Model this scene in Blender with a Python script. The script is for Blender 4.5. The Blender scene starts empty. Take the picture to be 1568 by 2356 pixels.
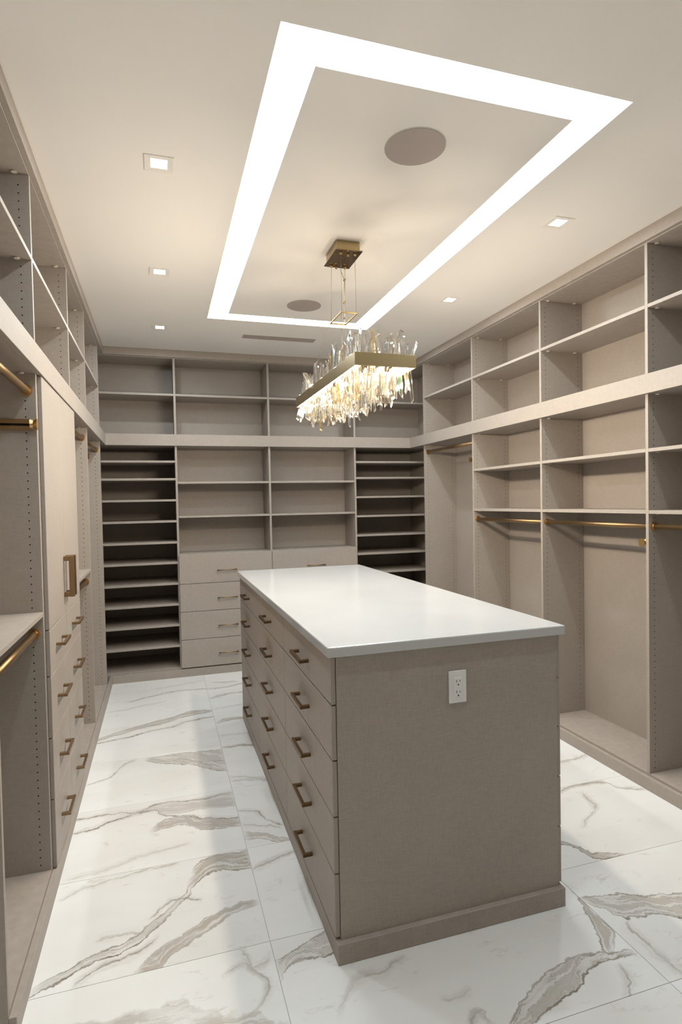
import bpy, bmesh, math, random
from mathutils import Vector, Matrix
random.seed(7)
scene = bpy.context.scene
COL = scene.collection

# ------------------------------------------------------------------ camera
YAW, PITCH, ROLL, FPX, CX, CY, CAMZ = 0.30002, -0.026422, -0.019216, 1333.412, 782.739, 1190.893, 1.5
fw = Vector((math.sin(YAW)*math.cos(PITCH), math.cos(YAW)*math.cos(PITCH), math.sin(PITCH)))
r0 = Vector((math.cos(YAW), -math.sin(YAW), 0)); u0 = r0.cross(fw)
rr = r0*math.cos(ROLL) + u0*math.sin(ROLL); uu = -r0*math.sin(ROLL) + u0*math.cos(ROLL)
cam = bpy.data.cameras.new('camera'); camo = bpy.data.objects.new('camera', cam); COL.objects.link(camo)
camo.matrix_world = Matrix(((rr.x, uu.x, -fw.x, 0), (rr.y, uu.y, -fw.y, 0), (rr.z, uu.z, -fw.z, CAMZ), (0, 0, 0, 1)))
cam.sensor_fit = 'HORIZONTAL'; cam.sensor_width = 36.0; cam.lens = FPX/1568*36.0
cam.shift_x = (784-CX)/1568; cam.shift_y = (CY-1178)/1568; cam.clip_start = 0.02
scene.camera = camo
# ------------------------------------------------------------------ world / exposure
w = bpy.data.worlds.new('world'); scene.world = w; w.use_nodes = True
w.node_tree.nodes['Background'].inputs[0].default_value = (0, 0, 0, 1)
w.node_tree.nodes['Background'].inputs[1].default_value = 0.0
vs = scene.view_settings
vs.view_transform = 'Standard'; vs.look = 'None'; vs.gamma = 1.0; vs.use_curve_mapping = False
vs.exposure = 0.15
# lamp strengths (each lamp is built in its own fixture below)
DOWN_W, DOWN_COL = 6.1, (0.88, 0.955, 1.0)
COVE_RAD, COVE_COL = 10.0, (0.88, 0.975, 1.0)
CHAND_W, CHAND_COL = 46.0, (1.0, 0.86, 0.69)

# ------------------------------------------------------------------ dimensions
HC = 2.8376
XLF, XLD, XRF, XRD, YB, YBD = -.4463, -.4253, 2.3557, 2.3347, 5.2321, 5.2111
T = .018
XLB, XRB, YBB = -.766, 2.676, 5.552          # back panels
ZBT, ZBB, ZTOP, ZCR, ZBASE, ZFLR = 2.1134, 2.0159, 2.7673, 2.7734, .067, .080
XWL, XWR, YWB, YWF = -.80, 2.71, 5.82, -1.3  # walls
L0, L1, L2, L3, L4 = 1.803, 2.4812, 3.3838, 4.0969, 4.95      # near faces of left panels
R0, R1, R2, R3, R4 = 4.9485, 4.0705, 3.2143, 2.359, 1.5035    # far faces of right panels
D0, D1, D2, D3, D4 = -.69, .1285, .9455, 1.7650, 2.585        # left faces of back panels

# ------------------------------------------------------------------ materials
def newmat(name):
    m = bpy.data.materials.new(name); m.use_nodes = True
    nt = m.node_tree; b = nt.nodes['Principled BSDF']
    return m, nt, b
def N(nt, typ, **kw):
    n = nt.nodes.new(typ)
    for k, v in kw.items(): setattr(n, k, v)
    return n
def math_(nt, op, a, b=None, c=None, clamp=False):
    n = nt.nodes.new('ShaderNodeMath'); n.operation = op; n.use_clamp = clamp
    for i, v in enumerate((a, b, c)):
        if v is None: continue
        if isinstance(v, (int, float)): n.inputs[i].default_value = v
        else: nt.links.new(v, n.inputs[i])
    return n.outputs[0]
def mixc(nt, fac, a, b, blend='MIX'):
    n = nt.nodes.new('ShaderNodeMix'); n.data_type = 'RGBA'; n.blend_type = blend; n.clamp_factor = True
    for i, v in ((0, fac), (6, a), (7, b)):
        if isinstance(v, (int, float)): n.inputs[i].default_value = v
        elif isinstance(v, tuple): n.inputs[i].default_value = v if len(v) == 4 else v+(1,)
        else: nt.links.new(v, n.inputs[i])
    return n.outputs[2]
def maprange(nt, v, a, b, c, d, smooth=False):
    n = nt.nodes.new('ShaderNodeMapRange'); n.interpolation_type = 'SMOOTHSTEP' if smooth else 'LINEAR'
    nt.links.new(v, n.inputs[0])
    for i, x in zip((1, 2, 3, 4), (a, b, c, d)): n.inputs[i].default_value = x
    return n.outputs[0]
def noise(nt, vec, scale, detail=3, rough=.5, sc=None, loc=None):
    if sc is not None or loc is not None:
        mp = N(nt, 'ShaderNodeMapping')
        if sc is not None: mp.inputs['Scale'].default_value = sc
        if loc is not None: mp.inputs['Location'].default_value = loc
        nt.links.new(vec, mp.inputs[0]); vec = mp.outputs[0]
    n = N(nt, 'ShaderNodeTexNoise'); n.inputs['Scale'].default_value = scale
    n.inputs['Detail'].default_value = detail; n.inputs['Roughness'].default_value = rough
    nt.links.new(vec, n.inputs['Vector']); return n.outputs['Fac']

def linen(name, col, rough=.5, amp=.085):
    m, nt, b = newmat(name)
    tc = N(nt, 'ShaderNodeTexCoord'); v = tc.outputs['Object']
    warp = noise(nt, v, 420, 2, .6, sc=(1, 1, .07))       # upright threads
    weft = noise(nt, v, 420, 2, .6, sc=(.07, .07, 1))    # level threads
    big = noise(nt, v, 5, 2)
    s = math_(nt, 'ADD', warp, weft); s = math_(nt, 'SUBTRACT', s, 1.0); s = math_(nt, 'MULTIPLY', s, amp*3.2)
    g = math_(nt, 'MULTIPLY', math_(nt, 'SUBTRACT', big, .5), .10)
    s = math_(nt, 'ADD', math_(nt, 'ADD', s, g), 1.0)
    c = N(nt, 'ShaderNodeVectorMath', operation='SCALE'); c.inputs[0].default_value = col
    nt.links.new(s, c.inputs['Scale']); nt.links.new(c.outputs[0], b.inputs['Base Color'])
    b.inputs['Roughness'].default_value = rough; b.inputs['Specular IOR Level'].default_value = .35
    bp = N(nt, 'ShaderNodeBump'); bp.inputs['Strength'].default_value = .05; bp.inputs['Distance'].default_value = .001
    nt.links.new(s, bp.inputs['Height']); nt.links.new(bp.outputs[0], b.inputs['Normal'])
    return m
def plain(name, col, rough=.5, metal=0.0, spec=.5, var=.04, scale=20):
    m, nt, b = newmat(name)
    tc = N(nt, 'ShaderNodeTexCoord'); f = noise(nt, tc.outputs['Object'], scale, 3)
    f = math_(nt, 'ADD', math_(nt, 'MULTIPLY', math_(nt, 'SUBTRACT', f, .5), var*2), 1.0)
    c = N(nt, 'ShaderNodeVectorMath', operation='SCALE'); c.inputs[0].default_value = col
    nt.links.new(f, c.inputs['Scale']); nt.links.new(c.outputs[0], b.inputs['Base Color'])
    b.inputs['Roughness'].default_value = rough; b.inputs['Metallic'].default_value = metal
    b.inputs['Specular IOR Level'].default_value = spec
    return m
def brushed(name, col, rough):
    m, nt, b = newmat(name)
    tc = N(nt, 'ShaderNodeTexCoord'); f = noise(nt, tc.outputs['Object'], 300, 2, .5, sc=(1, .03, .03))
    f = math_(nt, 'ADD', math_(nt, 'MULTIPLY', f, .3), .85)
    c = N(nt, 'ShaderNodeVectorMath', operation='SCALE'); c.inputs[0].default_value = col
    nt.links.new(f, c.inputs['Scale']); nt.links.new(c.outputs[0], b.inputs['Base Color'])
    b.inputs['Roughness'].default_value = rough; b.inputs['Metallic'].default_value = 1.0
    return m
def emit(name, col, strength):
    m, nt, b = newmat(name)
    b.inputs['Base Color'].default_value = (.8, .8, .8, 1)
    b.inputs['Emission Color'].default_value = col+(1,); b.inputs['Emission Strength'].default_value = strength
    return m

M = {}
M['linen'] = linen('linen_laminate', (.37, .325, .284))
M['linen_isl'] = linen('linen_laminate_island', (.37, .325, .284), amp=.12)
M['paint'] = plain('ceiling_paint', (.83, .805, .77), .8, spec=.2, var=.015, scale=3)
M['wall'] = plain('wall_paint', (.62, .57, .51), .8, spec=.2, var=.02, scale=4)
M['covepaint'] = plain('cove_paint', (.86, .88, .85), .8, spec=.2, var=.01)
M['white'] = plain('white_plastic', (.80, .80, .80), .35, var=.01)
M['trimw'] = plain('white_trim', (.80, .77, .72), .5, var=.01)
M['cam'] = plain('ivory_plastic', (.72, .66, .55), .5, var=.02)
M['dark'] = plain('recess_shade', (.012, .009, .007), .9, spec=.1, var=.02)  # near-black colour standing in for the shade inside holes, slots and gaps
M['rod'] = brushed('brushed_brass', (.33, .22, .115), .42)
M['bronze_shade'] = brushed('bronze_pull_shaded', (.17, .105, .055), .42)  # island pulls: the bronze darkened because they are back-lit
M['pull'] = brushed('bronze_pull_lit', (.30, .20, .115), .40)  # cabinet pulls: lighter, lit copy of the same bronze
M['gold'] = brushed('satin_gold', (.58, .39, .18), .32)
M['chgold'] = brushed('chandelier_gold', (.46, .36, .20), .33)
M['chplate'] = brushed('polished_bronze', (.34, .25, .15), .12)
M['wire'] = plain('steel_wire', (.35, .28, .17), .35, metal=1.0)
M['spk'] = plain('speaker_mesh', (.42, .365, .34), .7, var=.06, scale=900)
M['vent'] = plain('vent_enamel', (.42, .37, .33), .6, var=.02)
M['grout'] = plain('grout', (.62, .59, .55), .9, spec=.2, var=.1, scale=60)
M['lens'] = emit('lamp_lens', (1.0, .98, .95), 14.0)
M['cove'] = emit('cove_diffuser', COVE_COL, COVE_RAD)
M['chled'] = emit('chandelier_led', (1.0, .90, .74), 16.0)
M['chled2'] = emit('chandelier_led_upper', (1.0, .90, .74), 8.0)

def quartz():
    m, nt, b = newmat('white_quartz')
    tc = N(nt, 'ShaderNodeTexCoord'); f = noise(nt, tc.outputs['Object'], 2.2, 5, .6)
    c = mixc(nt, maprange(nt, f, .35, .7, 0, 1), (.54, .545, .55), (.51, .515, .52))
    f2 = noise(nt, tc.outputs['Object'], 9, 4, .6, sc=(1, .3, 1))
    c = mixc(nt, maprange(nt, f2, .68, .76, 0, .3), c, (.62, .59, .55))
    nt.links.new(c, b.inputs['Base Color']); b.inputs['Roughness'].default_value = .13
    return m
M['quartz'] = quartz()

def crystal(name, tint):
    m, nt, b = newmat(name); nt.nodes.remove(b)
    out = nt.nodes['Material Output']
    g = N(nt, 'ShaderNodeBsdfGlass'); g.inputs['IOR'].default_value = 1.55; g.inputs['Roughness'].default_value = 0.0
    g.inputs['Color'].default_value = tint+(1,)
    t = N(nt, 'ShaderNodeBsdfTransparent'); t.inputs['Color'].default_value = tint+(1,)
    gl = N(nt, 'ShaderNodeBsdfGlossy'); gl.inputs['Roughness'].default_value = .06; gl.inputs['Color'].default_value = (1, .97, .92, 1)
    a = N(nt, 'ShaderNodeMixShader'); a.inputs[0].default_value = .78
    nt.links.new(t.outputs[0], a.inputs[1]); nt.links.new(g.outputs[0], a.inputs[2])
    c = N(nt, 'ShaderNodeMixShader'); c.inputs[0].default_value = .12
    nt.links.new(a.outputs[0], c.inputs[1]); nt.links.new(gl.outputs[0], c.inputs[2])
    nt.links.new(c.outputs[0], out.inputs[0])
    return m
CRY = [crystal('clear_crystal', (1, 1, 1)), crystal('warm_crystal', (1, .97, .92)), crystal('cool_crystal', (.95, .98, 1)),
       crystal('dispersion_green', (.72, .96, .84)), crystal('dispersion_amber', (1, .9, .7)), crystal('dispersion_violet', (.87, .86, 1))]  # green, amber and violet tints paint dispersed light into the glass colour

# marble: every vein is laid out along one axis by curve nodes (floor metres)
def curve(nt, fac, ts, vs_):
    n = N(nt, 'ShaderNodeFloatCurve'); cm = n.mapping; cu = cm.curves[0]
    pts = sorted(zip(ts, vs_))
    cu.points[0].location = pts[0]; cu.points[1].location = pts[-1]
    for p in pts[1:-1]: cu.points.new(*p)
    for p in cu.points: p.handle_type = 'AUTO_CLAMPED'
    cm.use_clip = False; cm.update()
    nt.links.new(fac, n.inputs['Value']); return n.outputs[0]
def marble(name, veins, seed):
    m, nt, b = newmat(name)
    geo = N(nt, 'ShaderNodeNewGeometry'); pos = geo.outputs['Position']
    sx = N(nt, 'ShaderNodeSeparateXYZ'); nt.links.new(pos, sx.inputs[0])
    off = (seed*3.7 % 50, seed*1.9 % 50, seed*.37 % 9)
    n1 = noise(nt, pos, 9, 5, .62, loc=off); n2 = noise(nt, pos, 9, 5, .62, loc=(off[0]+20, off[1]+7, 3))
    n3 = noise(nt, pos, 34, 4, .6, loc=off); n4 = noise(nt, pos, 14, 4, .55, loc=(off[1], off[0], 5))
    w1 = math_(nt, 'MULTIPLY', math_(nt, 'SUBTRACT', n1, .5), .075); w2 = math_(nt, 'MULTIPLY', math_(nt, 'SUBTRACT', n2, .5), .075)
    w3 = math_(nt, 'MULTIPLY', math_(nt, 'SUBTRACT', n3, .5), .022)
    X = math_(nt, 'ADD', math_(nt, 'ADD', sx.outputs[0], w2), w3); Y = math_(nt, 'ADD', math_(nt, 'ADD', sx.outputs[1], w1), w3)
    # base: white with very soft clouding and faint hair veins
    cl = noise(nt, pos, 2.2, 3, .5, sc=(.6, 1.6, 1), loc=off)
    base = mixc(nt, maprange(nt, cl, .35, .75, 0, 1, True), (.84, .845, .84), (.78, .775, .76))
    h = noise(nt, pos, 1.6, 6, .6, sc=(.7, 2.6, 1), loc=(off[1], off[0]+9, 2))
    hv = math_(nt, 'ABSOLUTE', math_(nt, 'SUBTRACT', h, .5))
    hm = math_(nt, 'MULTIPLY', maprange(nt, hv, 0, .012, 1, 0, True), maprange(nt, n4, .5, .68, 0, .42))
    base = mixc(nt, hm, base, (.50, .44, .36))
    fills = None; lines = None
    for vn in veins:
        ax, lo, up, fill, dark = vn; fill = min(1, fill*1.15); dark = min(1, dark*1.3)
        P, Q = (X, Y) if ax == 'x' else (Y, X)
        a0 = min(p[0] for p in lo); a1 = max(p[0] for p in lo)
        allv = [p[1] for p in lo] + ([p[1] for p in up] if up else [])
        v0, v1 = min(allv)-.03, max(allv)+.03
        t = maprange(nt, P, a0, a1, 0, 1)
        def cv(pts):
            c = curve(nt, t, [(p[0]-a0)/(a1-a0) for p in pts], [(p[1]-v0)/(v1-v0) for p in pts])
            return math_(nt, 'MULTIPLY_ADD', c, v1-v0, v0)
        e = min(.05, (a1-a0)*.2)
        ends = math_(nt, 'MULTIPLY', maprange(nt, P, a0-.01, a0+e, 0, 1, True), maprange(nt, P, a1-e, a1+.01, 1, 0, True))
        cl_ = cv(lo); da = math_(nt, 'SUBTRACT', Q, cl_)
        wl = maprange(nt, n4, .3, .75, .0026, .0095)
        def line(d, amt):
            q = math_(nt, 'DIVIDE', math_(nt, 'ABSOLUTE', d), wl)
            return math_(nt, 'MULTIPLY', maprange(nt, q, .3, 1.15, amt, 0, True), maprange(nt, n1, .3, .62, .35, 1))
        cb_ = N(nt, 'ShaderNodeCombineXYZ')
        nt.links.new(math_(nt, 'MULTIPLY', P, 5.0), cb_.inputs[0]); nt.links.new(math_(nt, 'MULTIPLY', da, 48.0), cb_.inputs[1])
        cb_.inputs[2].default_value = seed*1.3 + len(lo)
        st = noise(nt, cb_.outputs[0], 1.0, 4, .62)
        sline = maprange(nt, math_(nt, 'ABSOLUTE', math_(nt, 'SUBTRACT', st, .5)), 0, .03, 1, 0, True)
        if up:
            db = math_(nt, 'SUBTRACT', cv(up), Q)
            ins = math_(nt, 'MINIMUM', da, db)
            soft = maprange(nt, ins, -.010, .012, 0, 1, True)
            f = math_(nt, 'MULTIPLY', soft, maprange(nt, st, .34, .62, .30, 1, True))
            f = math_(nt, 'MULTIPLY', math_(nt, 'MULTIPLY', f, ends), fill)
            ln = math_(nt, 'MAXIMUM', line(da, dark), line(db, dark*.8))
            ln = math_(nt, 'MAXIMUM', ln, math_(nt, 'MULTIPLY', math_(nt, 'MULTIPLY', sline, soft), dark*.45))
        else:
            f = math_(nt, 'MULTIPLY', maprange(nt, math_(nt, 'ABSOLUTE', da), .003, .034, fill, 0, True), maprange(nt, st, .36, .6, .2, 1, True))
            f = math_(nt, 'MULTIPLY', f, ends)
            ln = line(da, dark)
        ln = math_(nt, 'MULTIPLY', ln, ends)
        fills = f if fills is None else math_(nt, 'MAXIMUM', fills, f)
        lines = ln if lines is None else math_(nt, 'MAXIMUM', lines, ln)
    col = base
    if fills is not None:
        tintf = mixc(nt, maprange(nt, n1, .35, .65, 0, 1), (.39, .365, .335), (.46, .40, .33))
        col = mixc(nt, fills, col, tintf); col = mixc(nt, lines, col, (.19, .155, .115))
    nt.links.new(col, b.inputs['Base Color'])
    b.inputs['Roughness'].default_value = .16; b.inputs['Specular IOR Level'].default_value = .5
    return m

# ------------------------------------------------------------------ builders
ORIG = {}
def thing(name, label, cat, loc=(0, 0, 0), group=None, kind=None):
    o = bpy.data.objects.new(name, None); COL.objects.link(o); o.location = loc
    o.empty_display_size = .05
    o['label'] = label; o['category'] = cat
    if group: o['group'] = group
    if kind: o['kind'] = kind
    ORIG[o] = Vector(loc); return o
def tag(o, label, cat, group=None, kind=None):
    o['label'] = label; o['category'] = cat
    if group: o['group'] = group
    if kind: o['kind'] = kind
    return o
def link(name, me, mat, parent, loc):
    o = bpy.data.objects.new(name, me); COL.objects.link(o)
    if mat is not None and not me.materials: me.materials.append(mat)
    loc = Vector(loc); ORIG[o] = loc
    if parent is not None:
        o.parent = parent; o.location = loc - ORIG[parent]
    else: o.location = loc
    return o
def bm_mesh(bm, name, smooth=False):
    me = bpy.data.meshes.new(name); bm.normal_update(); bm.to_mesh(me); bm.free()
    if smooth:
        for p in me.polygons: p.use_smooth = True
    return me
def add_box(bm, x0, x1, y0, y1, z0, z1):
    vsx = [bm.verts.new(p) for p in ((x0, y0, z0), (x1, y0, z0), (x1, y1, z0), (x0, y1, z0), (x0, y0, z1), (x1, y0, z1), (x1, y1, z1), (x0, y1, z1))]
    for f in ((3, 2, 1, 0), (4, 5, 6, 7), (0, 1, 5, 4), (1, 2, 6, 5), (2, 3, 7, 6), (3, 0, 4, 7)):
        bm.faces.new([vsx[i] for i in f])
MC = {}
def box(name, x0, x1, y0, y1, z0, z1, mat, parent=None, bev=.0008):
    dx, dy, dz = x1-x0, y1-y0, z1-z0
    key = (round(dx, 4), round(dy, 4), round(dz, 4), mat.name, bev)
    if key not in MC:
        bm = bmesh.new(); add_box(bm, -dx/2, dx/2, -dy/2, dy/2, -dz/2, dz/2)
        if bev: bmesh.ops.bevel(bm, geom=bm.edges[:], offset=bev, segments=2 if bev > .002 else 1, profile=.5, affect='EDGES')
        MC[key] = bm_mesh(bm, name)
    return link(name, MC[key], mat, parent, ((x0+x1)/2, (y0+y1)/2, (z0+z1)/2))
def tube_bm(bm, a, b, r, seg=16, r2=None):
    a, b = Vector(a), Vector(b); d = (b-a); q = d.to_track_quat('Z', 'Y').to_matrix().to_4x4()
    bmesh.ops.create_cone(bm, cap_ends=True, segments=seg, radius1=r, radius2=r if r2 is None else r2, depth=d.length,
                          matrix=Matrix.Translation((a+b)/2) @ q)
def tube(name, a, b, r, mat, parent=None, seg=16, r2=None, smooth=True):
    a, b = Vector(a), Vector(b); c = (a+b)/2
    bm = bmesh.new(); tube_bm(bm, a-c, b-c, r, seg, r2)
    for f in bm.faces: f.smooth = smooth and len(f.verts) == 4
    return link(name, bm_mesh(bm, name), mat, parent, c)
def holes(panel, face, axis, cols, z0, z1, skip=()):
    """rows of shelf-pin holes, flat dark discs painting their shade on a panel face; axis 'y' faces -Y"""
    bm = bmesh.new(); c = ORIG[panel]; z = z0
    while z < z1:
        if not any(abs(z-s) < .014 for s in skip):
            for x in cols:
                vv = []
                for k in range(8):
                    a = k*math.pi/4
                    vv.append(bm.verts.new((x+.0027*math.cos(a)-c.x, face-.0004-c.y, z+.0027*math.sin(a)-c.z)))
                bm.faces.new(vv)
        z += .0306
    o = link('shelf_pin_holes', bm_mesh(bm, 'holes'), M['dark'], panel, c); o['kind'] = 'stuff'
def camcap(parent, x, y, z):
    tube('cam_cap', (x, y, z-.0045), (x, y, z-.0001), .011, M['cam'], parent, 12, .0095)
def closet_rod(parent, x, y0, y1, z):
    r = tube('closet_rod', (x, y0+.004, z), (x, y1-.004, z), .0135, M['rod'], parent, 20)
    for s, y in ((1, y0), (-1, y1)):
        bm = bmesh.new(); tube_bm(bm, (0, 0, 0), (0, s*.006, 0), .0215, 20); tube_bm(bm, (0, s*.006, 0), (0, s*.016, 0), .0185, 20)
        link('rod_socket', bm_mesh(bm, 'socket'), M['gold'], r, (x, y, z))
    return r
PM = {}
def pull_mesh(L, D, w, axis, sgn):
    """square bar pull, centred on its face; sticks out along x by D (sgn), bar runs along axis"""
    key = (L, D, w, axis, sgn)
    if key in PM: return PM[key]
    bm = bmesh.new()
    for s in (-1, 1):
        c = s*(L/2-w/2)
        b = (0, D, c-w/2, c+w/2, -w/2, w/2)
        add_box(bm, *sorted((sgn*b[0], sgn*b[1])), *(b[2:4] if axis == 'y' else b[4:6]), *(b[4:6] if axis == 'y' else b[2:4]))
    x0, x1 = sorted((sgn*(D-w*.9), sgn*(D+.0005)))
    if axis == 'y': add_box(bm, x0, x1, -L/2-.0004, L/2+.0004, -w/2-.0004, w/2+.0004)
    else: add_box(bm, x0, x1, -w/2-.0004, w/2+.0004, -L/2-.0004, L/2+.0004)
    bmesh.ops.bevel(bm, geom=bm.edges[:], offset=.0012, segments=1, affect='EDGES')
    PM[key] = bm_mesh(bm, 'pull'); return PM[key]

# ================================================================== SETTING
fl = box('floor', XWL-.05, XWR+.05, YWF-.05, YWB+.05, -.08, -.0045, M['grout'], bev=0)
tag(fl, 'polished white marble-look tile floor with grey-brown veins', 'floor', kind='structure')
XJ = [-.822, .3190, 1.4605, 2.602, 2.76]; YJ0, YJ = 1.379, .5625
def bands():
    V = {}
    def add(tiles, *v):
        for t in tiles: V.setdefault(t, []).extend(v)
    # column, row (row 0 starts at YJ0)
    add([(0, 1)],
        ('x', [(-.44, 1.945), (-.35, 1.985), (-.287, 2.02), (-.219, 2.045), (-.153, 2.06), (-.1, 2.09), (-.045, 2.14), (0, 2.18), (.04, 2.24), (.09, 2.33)],
              [(-.44, 1.975), (-.35, 2.02), (-.287, 2.058), (-.2, 2.09), (-.1, 2.13), (-.059, 2.175), (-.016, 2.205), (.03, 2.268), (.09, 2.36)], .42, .75),
        ('x', [(.062, 2.29), (.106, 2.345), (.175, 2.395), (.24, 2.376), (.34, 2.352)], [(.062, 2.35), (.085, 2.43), (.131, 2.486), (.21, 2.497), (.34, 2.49)], .8, .6),
        ('x', [(-.08, 2.19), (.023, 2.259), (.11, 2.238)], None, .25, .6),
        ('x', [(-.315, 1.942), (-.255, 1.988), (-.182, 2.022), (-.111, 2.035), (-.035, 2.105)], None, .4, .6),
        ('x', [(-.13, 1.935), (-.06, 1.935), (-.025, 1.969), (.023, 2.010), (.086, 2.038), (.186, 2.110), (.272, 2.127), (.32, 2.15)],
              [(-.13, 1.95), (-.058, 2.018), (.01, 2.053), (.09, 2.099), (.129, 2.130), (.206, 2.149), (.27, 2.169), (.32, 2.165)], .75, .4),
        ('x', [(-.26, 2.132), (-.2, 2.135), (-.09, 2.12)], None, .25, .3),
        ('x', [(-.42, 2.40), (-.3, 2.455), (-.15, 2.485), (.05, 2.50)], None, .2, .3))
    add([(0, 0)],
        ('x', [(-.45, 1.60), (-.1, 1.585), (.1, 1.58), (.33, 1.57)], [(-.45, 1.74), (-.35, 1.79), (-.269, 1.809), (-.18, 1.78), (-.109, 1.792), (-.05, 1.775), (-.02, 1.80), (.035, 1.797), (.06, 1.75), (.092, 1.732), (.155, 1.69), (.221, 1.689), (.26, 1.64), (.33, 1.6)], .6, .12),
        ('y', [(1.67, .20), (1.733, .272), (1.769, .285), (1.838, .257), (1.879, .243), (1.95, .19)], None, .45, .35),
        ('x', [(.15, 1.85), (.22, 1.87), (.26, 1.85), (.32, 1.875)], None, .3, .25))
    add([(1, 0)],
        ('x', [(.31, 1.75), (.361, 1.812), (.399, 1.827), (.466, 1.822), (.56, 1.84)], [(.31, 1.85), (.398, 1.883), (.463, 1.911), (.56, 1.94)], .45, .65),
        ('x', [(.45, 1.59), (.528, 1.674), (.569, 1.699), (.647, 1.713), (.74, 1.742)], None, .35, .2),
        ('x', [(.79, 1.43), (.842, 1.466), (.87, 1.42)], None, .5, .4),
        ('x', [(.77, 1.556), (.812, 1.538), (.875, 1.546)], None, .2, .2),
        ('x', [(.88, 1.34), (.983, 1.388), (1.031, 1.409), (1.103, 1.437), (1.192, 1.461), (1.238, 1.494), (1.337, 1.512), (1.47, 1.49)],
              [(.88, 1.385), (.956, 1.442), (1.025, 1.481), (1.105, 1.52), (1.172, 1.537), (1.22, 1.551), (1.303, 1.55), (1.392, 1.53), (1.47, 1.51)], .6, .7),
        ('y', [(1.52, 1.33), (1.558, 1.359), (1.613, 1.397), (1.677, 1.422), (1.736, 1.441), (1.83, 1.456)], [(1.52, 1.365), (1.568, 1.427), (1.642, 1.454), (1.704, 1.458), (1.83, 1.462)], .75, .55),
        ('y', [(1.37, 1.29), (1.427, 1.352), (1.49, 1.37)], None, .3, .35))
    add([(2, 0)],
        ('x', [(1.45, 1.785), (1.494, 1.711), (1.555, 1.639), (1.649, 1.626), (1.734, 1.584), (2.05, 1.53)], [(1.45, 1.79), (1.548, 1.765), (1.618, 1.755), (1.684, 1.718), (1.748, 1.703), (1.836, 1.68), (2.05, 1.63)], .62, .7),
        ('y', [(1.37, 1.53), (1.492, 1.523), (1.585, 1.514), (1.65, 1.55)], None, .4, .3))
    add([(1, -1)], ('x', [(.88, 1.34), (.95, 1.365), (1.05, 1.41)], None, .4, .3))
    add([(2, 1)],
        ('x', [(1.52, 2.135), (1.622, 2.085), (1.67, 2.01), (1.689, 1.965), (1.736, 1.945), (1.83, 1.93)], [(1.52, 2.14), (1.622, 2.11), (1.67, 2.05), (1.7, 2.005), (1.736, 1.985), (1.83, 1.935)], .7, .95),
        ('y', [(2.15, 1.78), (2.232, 1.897), (2.277, 1.964), (2.34, 1.99), (2.43, 2.02)], None, .45, .45),
        ('x', [(1.85, 2.45), (1.935, 2.486), (2.08, 2.50), (2.186, 2.479), (2.218, 2.413), (2.36, 2.338)], None, .6, .4))
    add([(0, 2)],
        ('x', [(-.45, 3.015), (-.299, 3.007), (-.231, 2.994), (-.144, 2.974), (-.067, 3.029), (.013, 3.022), (.145, 3.009), (.34, 3.025)], None, .45, .6),
        ('x', [(-.17, 2.955), (-.086, 2.974), (-.037, 2.93), (.049, 2.915), (.182, 2.90), (.34, 2.87)], [(-.17, 2.965), (-.067, 3.02), (.013, 3.022), (.145, 3.005), (.34, 3.02)], .5, .25),
        ('x', [(-.45, 2.868), (-.317, 2.909), (-.265, 2.937), (-.182, 2.957), (-.086, 2.974), (-.037, 2.916), (.049, 2.876), (.182, 2.811), (.34, 2.755)], None, .4, .65),
        ('x', [(-.09, 2.77), (-.009, 2.80), (.084, 2.778), (.128, 2.726), (.193, 2.713), (.34, 2.686)], [(-.09, 2.79), (-.01, 2.87), (.049, 2.876), (.182, 2.811), (.34, 2.755)], .7, .55),
        ('x', [(-.42, 2.53), (-.25, 2.55), (-.1, 2.60), (.1, 2.63)], None, .2, .15))
    add([(0, 3)],
        ('x', [(-.44, 3.345), (-.343, 3.405), (-.283, 3.461), (-.245, 3.55), (-.167, 3.616)], None, .35, .45),
        ('x', [(-.14, 3.585), (-.002, 3.485), (.113, 3.444), (.201, 3.357), (.34, 3.26)], [(-.14, 3.60), (-.05, 3.60), (.071, 3.607), (.242, 3.592), (.34, 3.58)], .55, .6),
        ('x', [(.0, 3.52), (.113, 3.50), (.201, 3.44), (.34, 3.42)], None, .2, .5))
    add([(0, 4), (0, 5)],
        ('x', [(-.46, 3.94), (-.256, 3.971), (-.129, 4.034), (.004, 4.061), (.143, 4.129), (.34, 4.17)], None, .35, .7),
        ('x', [(-.46, 3.96), (-.256, 4.06), (-.129, 4.11), (.004, 4.15), (.143, 4.23), (.34, 4.26)], [(-.46, 4.0), (-.264, 4.12), (-.078, 4.21), (.063, 4.262), (.181, 4.328), (.34, 4.28)], .7, .4))
    add([(0, 5), (0, 6)], ('x', [(-.3, 4.68), (-.106, 4.774), (.092, 4.833), (.256, 4.827), (.387, 4.806)], None, .4, .55),
        ('x', [(-.42, 4.50), (-.2, 4.56), (0, 4.62)], None, .2, .25), ('x', [(-.1, 4.95), (.1, 5.0), (.33, 5.05)], None, .2, .2))
    add([(1, 1)], ('x', [(.30, 2.35), (.386, 2.376), (.52, 2.42), (.7, 2.44)], None, .55, .35), ('x', [(1.0, 2.2), (1.2, 2.3), (1.5, 2.35)], None, .4, .4))
    add([(1, 2)], ('x', [(.31, 2.835), (.416, 2.778), (.459, 2.676), (.53, 2.62)], None, .45, .6),
        ('x', [(.31, 2.58), (.421, 2.55), (.484, 2.49), (.56, 2.46)], [(.31, 2.64), (.421, 2.59), (.484, 2.53), (.56, 2.5)], .65, .4),
        ('x', [(.31, 2.70), (.4, 2.67), (.5, 2.60)], None, .3, .4))
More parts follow.
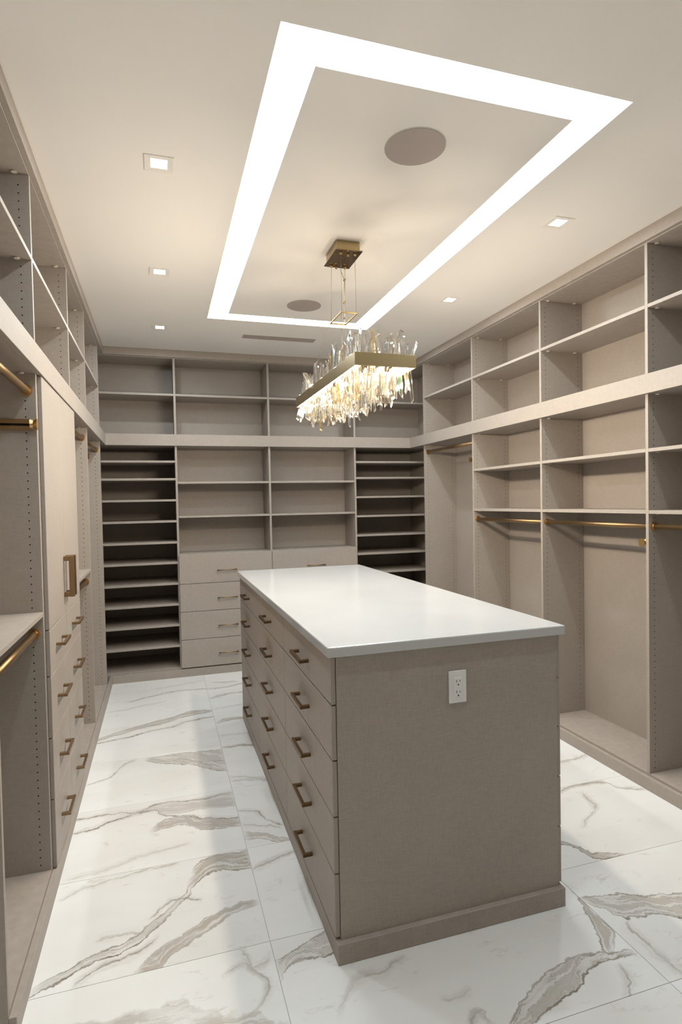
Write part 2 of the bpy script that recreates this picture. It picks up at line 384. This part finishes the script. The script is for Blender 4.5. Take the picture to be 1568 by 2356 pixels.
    add([(1, 3)], ('x', [(.31, 3.61), (.42, 3.60), (.56, 3.57)], None, .7, .3), ('x', [(.31, 3.225), (.41, 3.163), (.56, 3.09)], None, .4, .3), ('x', [(.31, 3.15), (.56, 3.085)], None, .25, .4))
    add([(1, 4)], ('x', [(.31, 4.0), (.421, 4.05), (.56, 4.05)], [(.31, 4.04), (.421, 4.10), (.56, 4.08)], .8, .4), ('x', [(.31, 3.8), (.56, 3.78)], None, .2, .2))
    add([(1, 5)], ('x', [(.31, 4.55), (.451, 4.618), (.65, 4.64)], None, .7, .3), ('x', [(.31, 4.3), (.6, 4.36)], None, .2, .2))
    add([(1, 6)], ('x', [(.30, 4.80), (.42, 4.80), (.65, 4.87)], None, .5, .5), ('x', [(.35, 4.97), (.6, 4.92)], None, .4, .3))
    add([(2, 2)], ('x', [(1.5, 2.7), (1.8, 2.8), (2.2, 2.75), (2.5, 2.9)], None, .4, .4))
    return V
VE = bands(); generic = [marble('marble_plain_%d' % k, [], 40+k*7) for k in range(3)]
row = -5; gi = 0
while YJ0+row*YJ < YWB:
    y0 = max(YJ0+row*YJ, YWF); y1 = min(YJ0+(row+1)*YJ, YWB)
    for c in range(4):
        x0, x1 = max(XJ[c], XWL), min(XJ[c+1], XWR)
        if x1-x0 < .03: continue
        g = .0008
        mt = marble('marble_%d_%d' % (c, row+5), VE[(c, row)], c*31+row*7+11) if (c, row) in VE else generic[gi % 3]
        gi += 1
        box('tile', x0+g, x1-g, y0+g, y1-g, -.0045, 0, mt, fl, bev=.0006)
    row += 1

# ceiling with recessed light channel and flush centre panel
TX0, TX1, TY0, TY1 = .3528, 1.5661, 1.6115, 4.2791
CH, CD = .136, .085
ce = thing('ceiling', 'warm white ceiling with a rectangular recessed light channel', 'ceiling', (.96, 2.9, HC), kind='structure')
def cbox(n, *a, mat=None): return box(n, *a, mat or M['paint'], ce, 0)
ZT = HC+.2
cbox('ceiling_board', XWL-.05, TX0, YWF-.05, YWB+.05, HC, ZT); cbox('ceiling_board', TX1, XWR+.05, YWF-.05, YWB+.05, HC, ZT)
cbox('ceiling_board', TX0, TX1, YWF-.05, TY0, HC, ZT); cbox('ceiling_board', TX0, TX1, TY1, YWB+.05, HC, ZT)
PX0, PX1, PY0, PY1 = TX0+CH, TX1-CH, TY0+CH, TY1-CH
cbox('centre_panel', PX0, PX1, PY0, PY1, HC, ZT)
# painted liner of the channel walls
e = .0012
for a in ((TX0, TX0+e, TY0, TY1), (TX1-e, TX1, TY0, TY1), (TX0, TX1, TY0, TY0+e), (TX0, TX1, TY1-e, TY1),
          (PX0-e, PX0, PY0-e, PY1+e), (PX1, PX1+e, PY0-e, PY1+e), (PX0, PX1, PY0-e, PY0), (PX0, PX1, PY1, PY1+e)):
    cbox('channel_liner', *a, HC+.0005, HC+CD+.02, mat=M['covepaint'])
cv = thing('cove_light', 'bright white rectangular light strip recessed around the ceiling panel', 'light', (.96, 2.945, HC+CD))
zc = HC+CD
for a in ((TX0+e, PX0-e, TY0+e, TY1-e), (PX1+e, TX1-e, TY0+e, TY1-e), (PX0-e, PX1+e, TY0+e, PY0-e), (PX0-e, PX1+e, PY1+e, TY1-e)):
    box('diffuser', *a, zc, zc+.01, M['cove'], cv, 0)

for nm, a, lb in (('wall_left', (XWL-.05, XWL, YWF, YWB), 'left wall behind the closet units'), ('wall_right', (XWR, XWR+.05, YWF, YWB), 'right wall behind the closet units'),
                  ('wall_back', (XWL-.05, XWR+.05, YWB, YWB+.05), 'back wall behind the shoe shelves'), ('wall_front', (XWL-.05, XWR+.05, YWF-.05, YWF), 'plain painted wall behind the viewpoint')):
    tag(box(nm, *a, -.08, HC, M['wall'], None, 0), lb, 'wall', kind='structure')
for nm, a, lb in (('baseboard_left', (XLF, XLD, L0, YB), 'taupe baseboard along the left closet units'), ('baseboard_right', (XRD, XRF, R4-T, YB), 'taupe baseboard along the right closet units'),
                  ('baseboard_back', (XLD, XRD, YBD, YB), 'taupe baseboard below the back shelves')):
    tag(box(nm, *a, 0, ZBASE, M['linen'], None, .0015), lb, 'baseboard', kind='structure')
for nm, a, lb in (('trim_1', (XLF, XLD, L0, YB), 'taupe crown strip above the left cubbies'), ('trim_2', (XLD, XRD, YBD, YB), 'taupe crown strip above the back cubbies'),
                  ('trim_3', (XRD, XRF, R4-T, YB), 'taupe crown strip above the right cubbies')):
    tag(box(nm, *a, ZCR, HC, M['linen'], None, .001), lb, 'trim', kind='structure')

# ================================================================== UPPER SHELVING
ZU1, ZU0 = 2.4645, 2.4465
HXL = [XLF-.0375, XLB+.04]; HXR = [XRF+.0345, XRB-.036]
def upper_side(t, xf, xb, ys, y_far, y_near, hx, facing):
    x0, x1 = min(xf, xb), max(xf, xb)
    box('bottom_panel', x0, x1, y_near, y_far, ZBB, ZBB+T, M['linen'], t)
    box('top_panel', x0, x1, y_near, y_far, ZTOP, ZTOP+T, M['linen'], t)
    xbk = (xb-.006, xb) if xb < xf else (xb, xb+.006)
    box('back_panel', xbk[0], xbk[1], y_near, y_far, ZBB, ZTOP+T, M['linen'], t, 0)
    for y in ys:                                  # y = near face of each upright
        p = box('divider', x0, x1, y, y+T, ZBB+T, ZTOP, M['linen'], t)
        holes(p, y, 'y', hx, ZBT+.03, ZTOP-.012, (ZU0, ZU1))
    yy = sorted(ys)
    for a, b in zip(yy[:-1], yy[1:]):
        box('shelf', x0, x1, a+T, b, ZU0, ZU1, M['linen'], t)
    s = 1 if xb > xf else -1
    for y in yy[1:]:
        camcap(t, xf+s*.047, y-.014, ZTOP); camcap(t, xf+s*.047, y-.014, ZU0)
        if s > 0: camcap(t, xf+s*.25, y-.014, ZTOP); camcap(t, xf+s*.25, y-.014, ZU0)
tl = thing('upper_shelving', 'two-row open taupe cubbies along the top of the left wall', 'shelving', (XLB, L0, ZBB), 'upper cubbies')
upper_side(tl, XLF, XLB, [L0, L1, L2, L3, L4], YBD, L0, HXL, 1)
box('fascia', XLF, XLD, L0, YBD-.0005, ZBB, ZBT, M['linen'], tl, .0012)
tr = thing('upper_shelving', 'two-row open taupe cubbies along the top of the right wall', 'shelving', (XRB, R4, ZBB), 'upper cubbies')
upper_side(tr, XRF, XRB, [R0-T, R1-T, R2-T, R3-T, R4-T], YBD, R4-T, HXR, -1)
box('fascia', XRD, XRF, R4-T, YBD-.0005, ZBB, ZBT, M['linen'], tr, .0012)
tb = thing('upper_shelving', 'two-row open taupe cubbies along the top of the back wall', 'shelving', (D0, YB, ZBB), 'upper cubbies')
box('bottom_panel', D0, D4+T, YB, YBB, ZBB+.0005, ZBB+T, M['linen'], tb); box('top_panel', D0, D4+T, YB, YBB, ZTOP, ZTOP+T, M['linen'], tb)
box('back_panel', D0, D4+T, YBB, YBB+.006, ZBB, ZTOP, M['linen'], tb, 0)
for d in (D0, D1, D2, D3, D4): box('divider', d, d+T, YB, YBB, ZBB+T, ZTOP, M['linen'], tb)
for a, b in ((D0, D1), (D1, D2), (D2, D3), (D3, D4)): box('shelf', a+T, b, YB, YBB, ZU0, ZU1, M['linen'], tb)
box('fascia', XLF, 1.494, YBD, YB, ZBB, ZBT, M['linen'], tb, .0008); box('fascia', 1.4945, XRF, YBD, YB, ZBB, ZBT, M['linen'], tb, .0008)

# ================================================================== LOWER UNITS, LEFT WALL
def side_unit(label, xf, xb, y_near, y_far, near_panel, far_panel, shelves, rods, hx, hskip=(), name='wardrobe_unit', group='hanging bays', zl=()):
    """y_near..y_far: clear opening; panels sit outside it"""
    x0, x1 = min(xf, xb), max(xf, xb); s = 1 if xb > xf else -1
    t = thing(name, label, 'wardrobe', ((x0+x1)/2, (y_near+y_far)/2, 0), group)
    box('plinth', min(xf+s*.002, xb), max(xf+s*.002, xb), y_near, y_far, 0, ZFLR-T, M['linen'], t, 0)
    box('bottom_shelf', x0, x1, y_near, y_far, ZFLR-T, ZFLR, M['linen'], t)
    xbk = (xb, xb+.006) if s > 0 else (xb-.006, xb)
    box('back_panel', *xbk, y_near, y_far, 0, ZBB, M['linen'], t, 0)
    if far_panel:
        p = box('side_panel', x0, x1, y_far, y_far+T, 0 if not far_panel == 2 else 0, ZBB, M['linen'], t)
        holes(p, y_far, 'y', hx, .105, ZBB-.02, [z for zz in shelves for z in (zz, zz-T)])
    if near_panel: box('side_panel', x0, x1, y_near-T, y_near, 0, ZBB, M['linen'], t)
    for z in shelves:
        box('shelf', x0, x1, y_near, y_far, z-T, z, M['linen'], t)
        camcap(t, xf+s*.047, y_far-.014, z-T)
    camcap(t, xf+s*.047, y_far-.014, ZBB)
    for z in rods: closet_rod(t, xf+s*.033, y_near, y_far, z)
    return t
side_unit('hanging bay left of the tall cabinet with a desk-height shelf and two rods', XLF, XLB, L0+T, L1, True, True, [1.0966], [1.951, 1.012], HXL)
side_unit('hanging bay just beyond the tall cabinet with a desk-height shelf', XLF, XLB, L2+T, L3, True, True, [1.0966], [1.951, 1.012], HXL)
side_unit('narrow left-wall full-height hanging bay nearest the back corner', XLF, XLB, L3+T, L4, False, True, [], [1.951], HXL)

# tall cabinet: two doors above four rows of paired drawers
XT = -.4300
tc_ = thing('tall_cabinet', 'tall taupe cabinet with two doors above stacked drawers on the left', 'cabinet', (-.6, 2.95, 0))
box('body', XLB, XLF+.0005, 2.502, L2-.0005, 0, ZBB-.003, M['linen'], tc_)
Y0_, Y1_, YM = 2.507, L2+.0165, 2.934
ROWZ = [1.0173, .8335, .588, .344, .070]
for a, b, s in ((Y0_, YM-.0015, 1), (YM+.0015, Y1_, -1)):
    d = box('door', XLF+.001, XT, a, b, ROWZ[0]+.0018, ZBB-.004, M['linen'], tc_, .0014)
    yh = YM-.032 if s == 1 else YM+.03
    link('handle', pull_mesh(.186, .042, .022, 'z', 1), M['pull'], d, (XT, yh, 1.185))
HZ = [.932, .716, .468, .213]
for i in range(4):
    for a, b in ((Y0_, YM-.0015), (YM+.0015, Y1_)):
        d = box('drawer', XLF+.001, XT, a, b, ROWZ[i+1]+.0018, ROWZ[i]-.0018, M['linen'], tc_, .0014)
        link('handle', pull_mesh(.155, .036, .0125, 'y', 1), M['pull'], d, (XT, (a+b)/2, HZ[i]))

# ================================================================== LOWER UNITS, RIGHT WALL
side_unit('right-wall long hanging bay nearest the back corner with no shelves', XRF, XRB, R1, R0-T, False, True, [], [1.9527], HXR)
side_unit('right-wall bay with two shelves above a rod beside the long hanging bay', XRF, XRB, R2, R1-T, False, True, [1.742, 1.4295], [1.347], HXR)
side_unit('right-wall bay with two shelves above a rod behind the island', XRF, XRB, R3, R2-T, False, True, [1.742, 1.4295], [1.347], HXR)
side_unit('right-wall bay with two shelves and rod cut off by the frame edge', XRF, XRB, R4, R3-T, True, True, [1.742, 1.4295], [1.347], HXR)

# ================================================================== LOWER UNITS, BACK WALL
SHOE = [1.880, 1.728, 1.545, 1.362, 1.178, 1.000, .818, .636, .455, .273]
def back_unit(name, label, cat, x0, x1, lp, rp, shelves, group=None, YBB=YBB):
    t = thing(name, label, cat, ((x0+x1)/2, YB+.16, 0), group)
    box('plinth', x0, x1, YB+.002, YBB, 0, ZFLR-T, M['linen'], t, 0)
    box('bottom_shelf', x0, x1, YB, YBB, ZFLR-T, ZFLR, M['linen'], t)
    box('back_panel', x0, x1, YBB, YBB+.006, 0, ZBB, M['linen'], t, 0)
    if lp: box('side_panel', x0-T, x0, YB, YBB, 0, ZBB, M['linen'], t)
    if rp: box('side_panel', x1, x1+T, YB, YBB, 0, ZBB, M['linen'], t)
    for z in shelves: box('shelf', x0, x1, YB, YBB, z-T/2, z+T/2, M['linen'], t)
    return t
back_unit('shoe_rack', 'tall rack of close-set shoe shelves left of the back drawers', 'shoe rack', D0+T, D1, True, True, SHOE, 'shoe racks in the back corners', 5.78)  # both shoe racks built extra deep so their interiors fall dark
back_unit('shoe_rack', 'tall rack of close-set shoe shelves right of the back drawers', 'shoe rack', D3+T, D4, True, True, SHOE, 'shoe racks in the back corners', 5.78)
BZ = [1.068, .812, .567, .3225, .0765]
def pullbar(d, x0, x1, z):
    bm = bmesh.new(); L = x1-x0
    tube_bm(bm, (-L/2, -.028, 0), (L/2, -.028, 0), .0048, 10)
    for s in (-1, 1): tube_bm(bm, (s*(L/2-.008), 0, 0), (s*(L/2-.008), -.028, 0), .0042, 10)
    for f in bm.faces: f.smooth = len(f.verts) == 4
    link('handle', bm_mesh(bm, 'pullbar'), M['rod'], d, ((x0+x1)/2, YBD-.001, z))
for x0, x1, rp, lb, g0, g1 in ((D1+T, D2, True, 'back bookcase of open shelves over four drawers beside left shoe rack', D1+.0115, D2+.0085),
                             (D2+T, D3, False, 'back bookcase of open shelves over drawers, mostly behind the island', D2+.0115, D3+.0085)):
    t = back_unit('drawer_bookcase', lb, 'bookcase', x0, x1, False, rp, [1.6965, 1.3987, 1.064], 'bookcases with drawers')
    for i in range(4):
        d = box('drawer', g0, g1, YBD-.001, YB-.001, BZ[i+1]+.0018, BZ[i]-.0018, M['linen'], t, .0014)
        zc_ = (BZ[i]+BZ[i+1])/2-.017 if i == 0 else (BZ[i]+BZ[i+1])/2-.0105
        xm = (g0+g1)/2
        pullbar(d, xm-.088, xm+.088, zc_)

# ================================================================== VALET RODS
def valet(label, xf, s, y, ys, z):
    """ys: +1 -> body sits on the far side of the panel face at y, -1 -> near side; s: inward x direction"""
    t = thing('valet_rod', label, 'valet rod', (xf, y, z), 'pull-out valet rods')
    y0, y1 = sorted((y, y+ys*.016))
    for za, zb in ((.0035, .0205), (-.0205, -.0045)):
        a, b = sorted((xf+s*.012, xf+s*.30))
        box('rail', a, b, y0, y1, z+za, z+zb, M['rod'], t, .002)
    a, b = sorted((xf+s*.012, xf+s*.30)); box('rail_gap_shade', a, b, y0+.002, y1-.003, z-.0045, z+.0035, M['dark'], t, 0)  # dark filler painted as the shaded gap between the two rails
    bm = bmesh.new()
    tube_bm(bm, (-s*.012, 0, 0), (s*.002, 0, 0), .0215, 16, .014); tube_bm(bm, (s*.002, 0, 0), (s*.012, 0, 0), .014, 16, .0215)
    link('knob', bm_mesh(bm, 'knob'), M['gold'], t, (xf+s*.006, y+ys*.0222, z))
valet('brass valet rod on the side panel left of the tall cabinet', XLF, -1, L1, -1, 1.819)
valet('brass valet rod on the upright between the two left far hanging bays', XLF, -1, L3+T, 1, 1.835)
valet('brass valet rod peeking past the upright of the long hanging bay', XRF, 1, R1, 1, 1.818)
valet('brass valet rod end below the rod behind the island', XRF, 1, R3, 1, 1.2634)

# ================================================================== ISLAND
isl = thing('island_cabinet', 'freestanding taupe island with drawers down both long sides', 'island', (.945, 2.9, 0))
IX0, IX1, IY0, IY1, IZ = .5266, 1.3673, 1.7811, 4.030, 1.003
box('carcass', IX0, IX1, IY0+T, IY1, .02, IZ, M['linen_isl'], isl, 0)
box('end_panel', IX0, IX1, IY0, IY0+T, .05, IZ, M['linen_isl'], isl, .001)
bm = bmesh.new()
bx = (.5099, 1.3794+.0045, 1.7627, 4.05)
box('base', bx[0], bx[1], bx[2], bx[3], 0, .0685, M['linen_isl'], isl, .002)
IR = [1.000, .842, .660, .4745, .2865, .0745]
IHZ = [.913, .742, .560, .374, .183]
ICY = [1.7855, 2.5405, 3.3035, 4.028]
for side, xa, xb, sg in ((0, .509, .5256, -1), (1, 1.3685, 1.385, 1)):
    for c in range(3):
        for i in range(5):
            d = box('drawer', xa, xb, ICY[c]+.0012, ICY[c+1]-.0012, IR[i+1]+.002, IR[i]-.002, M['linen_isl'], isl, .0018)
            link('handle', pull_mesh(.168, .036, .0125, 'y', sg), M['bronze_shade'], d, (xa if sg < 0 else xb, (ICY[c]+ICY[c+1])/2, IHZ[i]))
ct = box('countertop', .495, 1.3931, 1.7634, 4.0473, IZ, 1.0377, M['quartz'], None, .005)
tag(ct, 'glossy white quartz slab covering the island', 'countertop')
# outlet on the end panel
po = thing('power_outlet', 'white duplex wall outlet on the island end panel', 'outlet', (.9605, IY0, .8575))
box('cover_plate', .927, .994, IY0-.006, IY0, .8015, .9135, M['white'], po, .0025)
rc = box('receptacle', .9445, .9770, IY0-.0085, IY0-.005, .8245, .8905, M['white'], po, .0012)
for zz in (.8778, .8405):
    for dx, hh in ((-.0063, .0042), (.0063, .0033)):
        box('slot', .9608+dx-.0009, .9608+dx+.0009, IY0-.0089, IY0-.0080, zz-hh, zz+hh, M['dark'], rc, 0)
    tube('ground_hole', (.9608, IY0-.0089, zz-.0125), (.9608, IY0-.0080, zz-.0125), .0026, M['dark'], rc, 12)

# ================================================================== CEILING FIXTURES
def downlight(x, y, label):
    t = thing('recessed_light', label, 'ceiling light', (x, y, HC), 'square recessed downlights')
    bm = bmesh.new(); o, i_, k = .056, .031, .0
    prof = [(o, .0), (o, -.0022), (o-.003, -.003), (i_, -.0012), (i_, .0)]
    rings = []
    for r, z in prof: rings.append([bm.verts.new((sx*r, sy*r, z)) for sx, sy in ((-1, -1), (1, -1), (1, 1), (-1, 1))])
    for a, b in zip(rings[:-1], rings[1:]):
        for q in range(4): bm.faces.new((a[q], a[(q+1) % 4], b[(q+1) % 4], b[q]))
    bmesh.ops.recalc_face_normals(bm, faces=bm.faces[:])
    link('trim_frame', bm_mesh(bm, 'trim'), M['trimw'], t, (x, y, HC))
    box('lens', x-.0305, x+.0305, y-.0305, y+.0305, HC-.0012, HC-.0002, M['lens'], t, 0)
    ld = bpy.data.lights.new('downlight_lamp', 'AREA'); ld.shape = 'SQUARE'; ld.size = .055; ld.energy = DOWN_W; ld.color = DOWN_COL; ld.spread = math.pi
    lo = bpy.data.objects.new('lamp', ld); COL.objects.link(lo); lo.parent = t; lo.location = (0, 0, -.006)
for y, a in ((1.31, 'nearest, just outside the frame'), (2.402, 'nearest in view'), (3.50, 'second in view'), (4.58, 'farthest')):
    downlight(.0285, y, 'square recessed downlight left of the light channel, ' + a)
for y, a in ((1.31, 'nearest, just outside the frame'), (2.405, 'nearest in view'), (3.51, 'second in view'), (4.58, 'farthest, behind the chandelier')):
    downlight(1.878, y, 'square recessed downlight right of the light channel, ' + a)
def speaker(x, y, label):
    t = thing('ceiling_speaker', label, 'speaker', (x, y, HC), 'round ceiling speakers')
    tube('grille', (x, y, HC-.004), (x, y, HC+.002), .1150, M['spk'], t, 64)
    bm = bmesh.new(); tube_bm(bm, (0, 0, -.002), (0, 0, .003), .1175, 64)
    link('rim', bm_mesh(bm, 'rim'), M['trimw'], t, (x, y, HC))
speaker(.953, 2.037, 'large round grey ceiling speaker grille in front of the chandelier')
speaker(.962, 3.852, 'round grey ceiling speaker grille beyond the chandelier near the channel end')
av = thing('air_vent', 'long narrow slot air vent in the ceiling near the back wall', 'vent', (.953, 4.668, HC))
vx0, vx1, vy0, vy1 = .656, 1.250, 4.620, 4.717
box('frame', vx0, vx1, vy0, vy0+.012, HC-.003, HC+.002, M['vent'], av); box('frame', vx0, vx1, vy1-.012, vy1, HC-.003, HC+.002, M['vent'], av)
box('frame', vx0, vx0+.012, vy0+.012, vy1-.012, HC-.003, HC+.002, M['vent'], av); box('frame', vx1-.012, vx1, vy0+.012, vy1-.012, HC-.003, HC+.002, M['vent'], av)
box('duct_shade', vx0+.01, vx1-.01, vy0+.01, vy1-.01, HC-.0008, HC+.001, M['dark'], av, 0)  # black sheet painting the shade of the duct behind the slats
for k in range(3): box('slat', vx0+.012, vx1-.012, vy0+.018+k*.0225, vy0+.034+k*.0225, HC-.0035, HC-.0012, M['vent'], av, .0005)

# ================================================================== CHANDELIER
CXc, CYc = .952, 2.935
chd = thing('chandelier', 'long rectangular brass chandelier with clear crystal shards over the island', 'chandelier', (CXc, CYc, 2.087))
ZC0, ZC1 = 2.087, 2.144
fx0, fx1, fy0, fy1 = .8095, 1.0955, 2.364, 3.496
cb = box('canopy', .890, 1.014, 2.850, 3.044, HC-.055, HC, M['chgold'], chd, .001)
box('canopy_plate', .8775, 1.0200, 2.822, 3.050, HC-.060, HC-.055, M['chplate'], cb, .001)
bm = bmesh.new()
for k in range(11): tube_bm(bm, (-.054+k*.0108, -.0972, -.018), (-.054+k*.0108, -.0966, -.018), .0022, 8)
link('vent_dots', bm_mesh(bm, 'dots'), M['dark'], cb, (.952, 2.947, HC-.0275))
zp = HC-.060; zh = 2.470
HW = [(.912, 2.855), (.988, 2.855), (.912, 3.024), (.988, 3.024)]
HF = [(.908, 2.845), (.986, 2.845), (.908, 3.035), (.986, 3.035)]
for (x, y), (hx_, hy_) in zip(HW, HF):
    tube('gripper', (x, y, zp-.012), (x, y, zp), .0065, M['gold'], chd, 12, .009)
    tube('suspension_wire', (hx_, hy_, zh), (x, y, zp-.010), .0009, M['wire'], chd, 6)
for x, y in ((.953, 2.862), (.94, 3.03)): tube('mount_screw', (x, y, zp-.014), (x, y, zp), .006, M['gold'], chd, 12)
# power cord with clips
cp = [(.955, 2.99, zp-.004), (.962, 3.015, zp-.03), (.986, 3.028, zp-.07), (.983, 3.03, zp-.13), (.986, 3.033, zp-.19), (.986, 3.034, zh+.0)]
bm = bmesh.new(); oc = Vector((CXc, CYc, 2.087))
for a, b in zip(cp[:-1], cp[1:]): tube_bm(bm, Vector(a)-oc, Vector(b)-oc, .0016, 8)
link('power_cord', bm_mesh(bm, 'cord'), M['chgold'], chd, oc)
for p in (cp[2], cp[4], (.985, 3.034, zh+.035)):
    tube('cord_clip', (p[0]-.005, p[1], p[2]-.004), (p[0]+.005, p[1], p[2]+.004), .0055, M['gold'], chd, 10)
# hanger frame
hf = .0035
hx0, hx1, hy0, hy1 = .904, .990, 2.841, 3.039
box('hanger_bar', hx0, hx1, hy0-hf, hy0+hf, zh-hf, zh+hf, M['gold'], chd, .0008); box('hanger_bar', hx0, hx1, hy1-hf, hy1+hf, zh-hf, zh+hf, M['gold'], chd, .0008)
box('hanger_bar', hx0-hf, hx0+hf, hy0, hy1, zh-hf, zh+hf, M['gold'], chd, .0008); box('hanger_bar', hx1-hf, hx1+hf, hy0, hy1, zh-hf, zh+hf, M['gold'], chd, .0008)
for (x, y), (ax_, ay_) in zip(((hx0, hy0), (hx1, hy0), (hx0, hy1), (hx1, hy1)), ((.83, 2.60), (1.075, 2.60), (.83, 3.27), (1.075, 3.27))):
    tube('suspension_wire', (x, y, zh), (ax_, ay_, ZC1), .0009, M['wire'], chd, 6)
# brass band
bt = .003
for a in ((fx0, fx1, fy0, fy0+bt), (fx0, fx1, fy1-bt, fy1), (fx0, fx0+bt, fy0+bt, fy1-bt), (fx1-bt, fx1, fy0+bt, fy1-bt)):
    box('band', *a, ZC0, ZC1, M['chgold'], chd, .0006)
box('tray', fx0+bt, fx1-bt, fy0+bt, fy1-bt, ZC0+.022, ZC0+.034, M['chplate'], chd, 0)
for a in ((fx0+.010, fx0+.030, fy0+.01, fy1-.01), (fx1-.030, fx1-.010, fy0+.01, fy1-.01), (fx0+.03, fx1-.03, fy0+.010, fy0+.030), (fx0+.03, fx1-.03, fy1-.030, fy1-.010)):
    box('light_strip', *a, ZC0+.010, ZC0+.016, M['chled'], chd, 0)
# crystal shards
def shard(up):
    bm = bmesh.new(); wd = random.uniform(.008, .0135); dp = random.uniform(.005, .009)
    L = random.uniform(.085, .150) if up else random.uniform(.085, .155)
    n = random.choice((4, 4, 5, 6)); ph = random.uniform(0, 6.28)
    cut = random.uniform(.5, 1.3); tw = random.uniform(-.5, .5); tp = random.uniform(.75, 1.12)
    ringz = [(0, 1.0), (.35, random.uniform(.9, 1.15)), (1.0, tp)]
    rings = []
    for z, s in ringz:
        rg = []
        for k in range(n):
            a = ph+k*2*math.pi/n+tw*z*.4
            x, y = wd*s*math.cos(a)*1.1, dp*s*math.sin(a)*1.1
            zz = z*L + (x*cut if z == 1.0 else 0) + (y*cut*.6 if z == 1.0 else 0)
            rg.append(bm.verts.new((x, y, zz if up else -zz)))
        rings.append(rg)
    for a, b in zip(rings[:-1], rings[1:]):
        for k in range(n): bm.faces.new((a[k], a[(k+1) % n], b[(k+1) % n], b[k]))
    bm.faces.new(rings[0]); bm.faces.new(rings[-1]); bmesh.ops.recalc_face_normals(bm, faces=bm.faces[:])
    return bm_mesh(bm, 'shard')
SH = {(u, k): [shard(u) for _ in range(4)] for u in (True, False) for k in range(len(CRY))}
def place_shard(x, y, up):
    k = random.choices(range(len(CRY)), (10, 6, 5, .3, .5, .3))[0]
    o = link('crystal', random.choice(SH[(up, k)]), CRY[k], chd, (x, y, ZC1-.022 if up else ZC0+.012))
    o.rotation_euler = (random.gauss(0, .13), random.gauss(0, .16), random.uniform(0, 6.28))
LY = fy1-fy0
for a in ((fx0+.010, fx0+.026, fy0+.01, fy1-.01), (fx1-.026, fx1-.010, fy0+.01, fy1-.01)):
    box('light_strip', *a, ZC0+.0345, ZC0+.038, M['chled2'], chd, 0)
for i in range(22):
    for x in (fx0+.05, fx1-.05): place_shard(x+random.uniform(-.01, .01), fy0+.03+(LY-.06)*(i+random.random()*.7)/22, True)
for i in range(30):                     # upright shards along both long sides and ends
    for x in (fx0+.022, fx1-.022): place_shard(x+random.uniform(-.006, .006), fy0+.02+(LY-.04)*(i+random.random()*.7)/30, True)
for i in range(9):
    for y in (fy0+.022, fy1-.022): place_shard(fx0+.045+(fx1-fx0-.09)*i/8, y, True)
for i in range(34):                     # hanging shards, five rows
    for j in range(5):
        place_shard(fx0+.022+(fx1-fx0-.044)*j/4+random.uniform(-.012, .012), fy0+.022+(LY-.044)*(i+random.uniform(-.2, .2))/33, False)
def ch_lamp(x, y, z, wt):
    ld = bpy.data.lights.new('chandelier_lamp', 'POINT'); ld.energy = wt; ld.color = CHAND_COL; ld.shadow_soft_size = .006
    lo = bpy.data.objects.new('lamp', ld); COL.objects.link(lo); lo.parent = chd; lo.location = Vector((x, y, z))-oc
def ch_strip(x, y, L, rz, wt):          # diode strip under the rim, shining outward and a little down
    ld = bpy.data.lights.new('chandelier_strip', 'AREA'); ld.shape = 'RECTANGLE'; ld.size = L; ld.size_y = .06; ld.energy = wt; ld.color = CHAND_COL
    lo = bpy.data.objects.new('lamp', ld); COL.objects.link(lo); lo.parent = chd; lo.location = Vector((x, y, ZC0-.03))-oc
    lo.rotation_euler = (math.radians(90-27), 0, rz)
ch_strip(fx0+.004, CYc, LY-.06, math.pi/2, CHAND_W*.45); ch_strip(fx1-.004, CYc, LY-.06, -math.pi/2, CHAND_W*.45)
ch_strip(CXc, fy0+.004, .23, math.pi, CHAND_W*.10); ch_strip(CXc, fy1-.004, .23, 0, CHAND_W*.10)
for x in (fx0+.0075, fx1-.0075):        # diodes above the tray
    for k in range(5): ch_lamp(x, fy0+.08+(LY-.16)*k/4, ZC1+.008, CHAND_W*.034)
